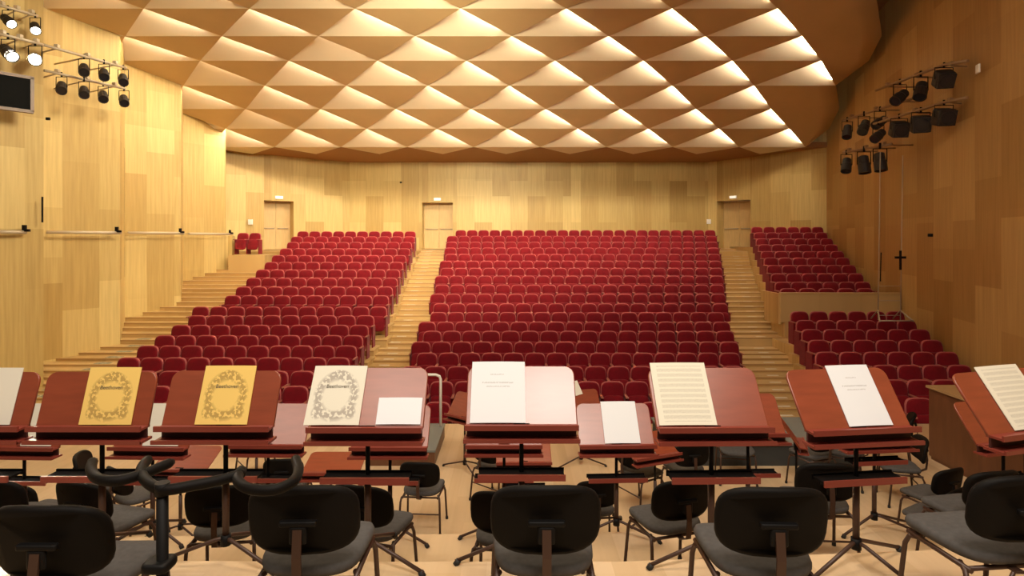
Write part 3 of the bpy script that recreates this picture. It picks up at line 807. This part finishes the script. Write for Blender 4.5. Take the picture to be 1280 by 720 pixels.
# ------------------------------------------------------------------ spotlights on bars
def spot(pos, aim, scale, label, lit=False, kind='par', group=None):
    t = thing('spotlight', label, 'spotlight', pos, 0, group)
    d = Vector(aim).normalized()
    q = d.to_track_quat('Z', 'Y').to_matrix().to_4x4()
    c = Vector((0, 0, -.30*scale))
    Mx = T(c) @ q
    m = MB(); n = 14
    L = .34*scale; r = .11*scale
    if kind == 'par':
        prof_ = [(-L*.5, r*.55), (-L*.45, r*.8), (-L*.1, r*.85), (0, r), (L*.5, r*1.0), (L*.5, r*.88), (L*.42, r*.85)]
        vs = []; fs = []
        for z, rr in prof_:
            vs += [(rr*math.cos(2*PI*k/n), rr*math.sin(2*PI*k/n), z) for k in range(n)]
        for i in range(len(prof_)-1):
            for k in range(n): fs.append((i*n+k, i*n+(k+1) % n, (i+1)*n+(k+1) % n, (i+1)*n+k))
        fs.append(tuple(range(n))); m.add(vs, fs, 0, False, Mx)
    else:
        m.box((0,0,-.02*scale), (.34*scale, .34*scale, .26*scale), 0, Mx, .05*scale)
        m.box((0,0,.13*scale), (.30*scale, .30*scale, .06*scale), 0, Mx)
    m.build('housing', M_spotcase if not lit else M_spotcase, t)
    m = MB(); m.prism(disc(r*.84 if kind == 'par' else r*1.2, 16), .01, 0, Mx @ T((0,0,L*.43 if kind == 'par' else .165*scale)))
    m.build('lens', M_lenson if lit else M_lens, t)
    m = MB(); s_ = r*1.15 if kind == 'par' else .19*scale
    m.tube([(-s_, 0, -.30*scale), (-s_, 0, -.06*scale), (s_, 0, -.06*scale), (s_, 0, -.30*scale)], .010*scale, 6); m.tube([(0,0,-.06*scale), (0,0,.05*scale)], .02*scale, 6)
    m.build('yoke', M_black, t)
    return t
M_spotcase = mat('spotlight_case', (.022,.017,.015), .55, spec=.3)
def bar(pts, label, m=M_bar, r=.035, brackets=None):
    t = thing('lighting_bar', label, 'lighting bar', pts[0])
    o0 = Vector(pts[0]); b = MB(); b.tube([Vector(p)-o0 for p in pts], r, 8); b.build('tube', m, t)
    L = (Vector(pts[-1])-o0)
    for k in (.15, .5, .85):
        c = L*k; bb = MB(); bb.box((c.x, c.y, c.z+.06), (.09, .09, .08)); 
        if brackets: bb.tube([c, c+Vector(brackets)], .02, 6)
        bb.build('bracket', M_black if not brackets else m, t)
    return t
bar([PZ(-6, 5, 5.3), PZ(47, 20, 5.3)], 'pale lighting bar, topmost on the left wall', brackets=(-1.0,.6,0))
bar([PZ(-6, 41, 4.65), PZ(54, 56, 4.65)], 'pale lighting bar, middle left, carrying the lit spotlights', brackets=(-1.0,.6,0))
bar([PZ(54, 56, 4.65), PZ(158, 85, 4.65)], 'pale lighting bar with three spotlights on the left wall', brackets=(-1.3,.6,0))
bar([PZ(55, 88, 4.2), PZ(157, 111, 4.2)], 'pale lighting bar with four spotlights, lowest on left wall', brackets=(-1.6,.9,0))
G = 'spotlights on the left wall bars'
for (x, y, z, lit, lab) in ((10, 9.5, 5.3, True, 'top left spotlight with small glowing lens'), (44, 19, 5.3, True, 'spotlight at the right end of the topmost left bar'),
                       (10, 45, 4.65, True, 'large lit spotlight at the left picture edge'), (44, 53.5, 4.65, True, 'brightest glowing spotlight on the left wall'),
                       (105, 70.5, 4.65, False, 'dark spotlight, first on the three lamp left bar'), (130, 77, 4.65, False, 'dark spotlight, middle of the three lamp left bar'), (154, 84, 4.65, False, 'dark spotlight, right end of the three lamp left bar'),
                       (77, 93, 4.2, False, 'dark spotlight, first on the lowest left bar'), (105, 99, 4.2, False, 'dark spotlight, second on the lowest left bar'), (129, 105, 4.2, False, 'dark spotlight, third on the lowest left bar'), (155, 110.5, 4.2, False, 'dark spotlight, right end of the lowest left bar')):
    aim = (.55, -.75, -.75) if not lit else (.8, -1.0, -.55)
    spot(PZ(x, y, z), {10: (1.0, -.35, -.8), 44: (.75, -.8, -.9)}.get(x, aim) if y < 50 else aim, 1.1 if x > 60 else (1.0 if y < 30 else 1.25), lab, lit, group=G)
for (x, y, z) in ((44, 70, 4.4), (10, 62, 4.4)):
    p = PZ(x, y, z); area_light('spot_beam', p+Vector((.25,-.35,-.15)), (0, 4, 0), .25, 50, (1,.9,.72), spread=1.0)
Wd = (1.0, .25, .05)
bar([PZ(1095, 113, 4.0), PZ(1180, 81, 4.0), PZ(1210, 76, 3.9)], 'bronze lighting bar, highest on the right wall', M_barR, brackets=Wd)
bar([PZ(1053, 151, 3.8), PZ(1145, 122, 3.8)], 'bronze lighting bar, middle left one on the right wall', M_barR, brackets=Wd)
bar([PZ(1092, 155, 3.2), PZ(1180, 128, 3.2), PZ(1209, 122, 3.15)], 'bronze lighting bar with three box lamps on right wall', M_barR, brackets=(.6,.2,0))
bar([PZ(1053, 191, 2.6), PZ(1115, 180, 2.6)], 'bronze lighting bar, lowest on the right wall', M_barR, brackets=Wd)
G = 'spotlights on the right wall bars'
for (x, y, z, kd, aim, sc, lab) in (
    (1125, 102, 4.0, 'par', (-.8,-.3,-.6), 1.3, 'dark spotlight, left lamp of the highest right bar'),
    (1151, 92, 4.0, 'par', (-.4,-.4,-.8), 1.35, 'dark spotlight, middle lamp of the highest right bar'),
    (1180, 81, 4.0, 'box', (-.2,-.8,-.5), 1.1, 'box shaped spotlight on the highest right bar'),
    (1059, 149, 3.8, 'par', (-.3,-.4,-.9), 1.3, 'dark spotlight, leftmost lamp of the middle right bar'),
    (1080, 142, 3.8, 'par', (-.5,-.4,-.8), 1.35, 'dark spotlight, second lamp of the middle right bar'),
    (1100, 136, 3.8, 'par', (-.8,-.3,-.5), 1.3, 'dark spotlight, third lamp of the middle right bar'),
    (1098, 153, 3.2, 'par', (-.8,-.3,-.6), 1.2, 'dark spotlight tucked left of the three box lamps'),
    (1124, 145, 3.2, 'box', (-.2,-.9,-.4), 1.15, 'box shaped spotlight, left of three on the right wall'),
    (1151, 137, 3.2, 'box', (-.4,-.9,-.3), 1.2, 'box shaped spotlight, middle of three on the right wall'),
    (1180, 128, 3.2, 'box', (-.1,-.9,-.3), 1.15, 'box shaped spotlight, right of three on the right wall'),
    (1058, 190, 2.6, 'par', (-.3,-.4,-.9), 1.3, 'dark spotlight, left lamp of the lowest right bar'),
    (1080, 186, 2.6, 'par', (0,-.2,-1), 1.5, 'dark spotlight, middle lamp of the lowest right bar'),
    (1100, 182, 2.6, 'par', (.0,-.2,-1), 1.5, 'dark spotlight, right lamp of the lowest right bar')):
    spot(PZ(x, y, z), aim, sc, lab, False, kd, G)

# left booth opening
t = thing('projection_port', 'dark square booth window high on the left wall edge', 'window port', P(6, 114, 13.3), math.radians(50))
m = MB(); m.box((0,0,0), (.9,.06,.74)); m.build('pane', M_glass, t)
m = MB()
for c, d in (((0,0,.39),(1.02,.12,.07)), ((0,0,-.39),(1.02,.12,.07)), ((.48,0,0),(.07,.12,.8)), ((-.48,0,0),(.07,.12,.8))): m.box(c, d)
m.build('frame', M_wood2, t)
# wall rails and brackets on the left wall
for i, ((x0, y0, Ya), (x1, y1, Yb), nm) in enumerate((((-5,290,13.6),(33,290,14.1),'leftmost'), ((58,288.5,15.8),(152,292.5,17.2),'long second'), ((160,289.5,19.0),(230,293,20.4),'third'), ((236,290.5,22.6),(291,294,24.4),'farthest'))):
    a = P(x0, y0, Ya); b = P(x1, y1, Yb); b.z = a.z = (a.z+b.z)/2
    t = thing('wall_rail', nm+' pale handrail along the sawtooth left wall', 'rail', a)
    m = MB(); m.tube([(0,0,0), b-a], .045, 8); m.build('tube', M_bar, t)
    m = MB(); c = (b-a)*.93; m.box((c.x, c.y, c.z+.09), (.07,.07,.16)); m.box((c.x+.08, c.y, c.z+.04), (.10,.05,.06)); m.build('clamp_lamp', M_black, t)
    for k in (.1, .9):
        m = MB(); c = (b-a)*k; m.tube([c, c+Vector((-.45,.3,0))], .015, 6); m.build('bracket', M_bar, t)
tag(MB().box((0,0,0), (.03,.03,.62)).build('wall_strip', M_black), 'short dark upright strip above the second left rail', 'strip').location = P(53, 262, 14.3)
# small wall plates
for (x, y, Y, lab) in ((313, 277.5, 27.3, 'small white plate on back wall left of left door'), (886, 277, 29.9, 'small round white plate left of the right door'), (1222.5, 86, 12.6, 'small pale plate on the right wall beside the lighting bars')):
    s_ = .22 if Y > 20 else .17
    o = MB().box((0,0,0), (s_,.04,s_*1.1), 0, None, .02).build('wall_plate', M_white); o.location = P(x, y, Y); tag(o, lab, 'wall plate')
    if x > 1200: o.rotation_euler = (0,0,math.radians(74))
for (x, y, Y, lab) in ((60, 148.5, 15.5, 'tiny dark fitting on left wall under the spotlights'), (501, 228, 29.9, 'tiny dark sensor on the upper back wall'), (1163, 294, 13.4, 'tiny dark fitting on the right wall')):
    o = MB().box((0,0,0), (.10,.07,.07), 0, None, .02).build('wall_fitting', M_black); o.location = P(x, y, Y); tag(o, lab, 'wall fitting')

# telescopic lift / ladder at the right
Y = 15.3; base = P(1111, 400, Y)
t = thing('telescopic_ladder', 'thin telescopic metal ladder standing against the right wall', 'ladder', base)
H = (400-190)*Y/F
M_lad = mat('dull_aluminium', (.42,.34,.25), .5, metal=.2)
for dx, h in ((-.28, H*1.0), (.30, H*.98)):
    m = MB(); m.tube([(dx, 0, 0), (dx+.06, 0, h)], .012, 8); m.build('upright', M_lad, t)
for k in range(3):
    z = .12+k*.38; m = MB(); m.tube([(-.27, 0, z), (.31, 0, z)], .008, 6); m.build('rung', M_lad, t)
m = MB(); m.box((.30, 0, 1.62), (.26, .06, .06)); m.box((.30, 0, 1.55), (.035,.05,.5)); m.build('winch', M_black, t)
m = MB(); m.tube([(-.42,-.3,0),(-.28,0,.25),(-.28,.3,0)], .018); m.tube([(.44,-.3,0),(.30,0,.25),(.30,.3,0)], .018); m.tube([(-.42,-.3,.02),(.44,-.3,.02)], .018); m.build('base_frame', M_lad, t)
m = MB(); m.tube([(-.22,0,1.0),(-.20,0,1.75)], .014); m.build('grip', M_black, t)
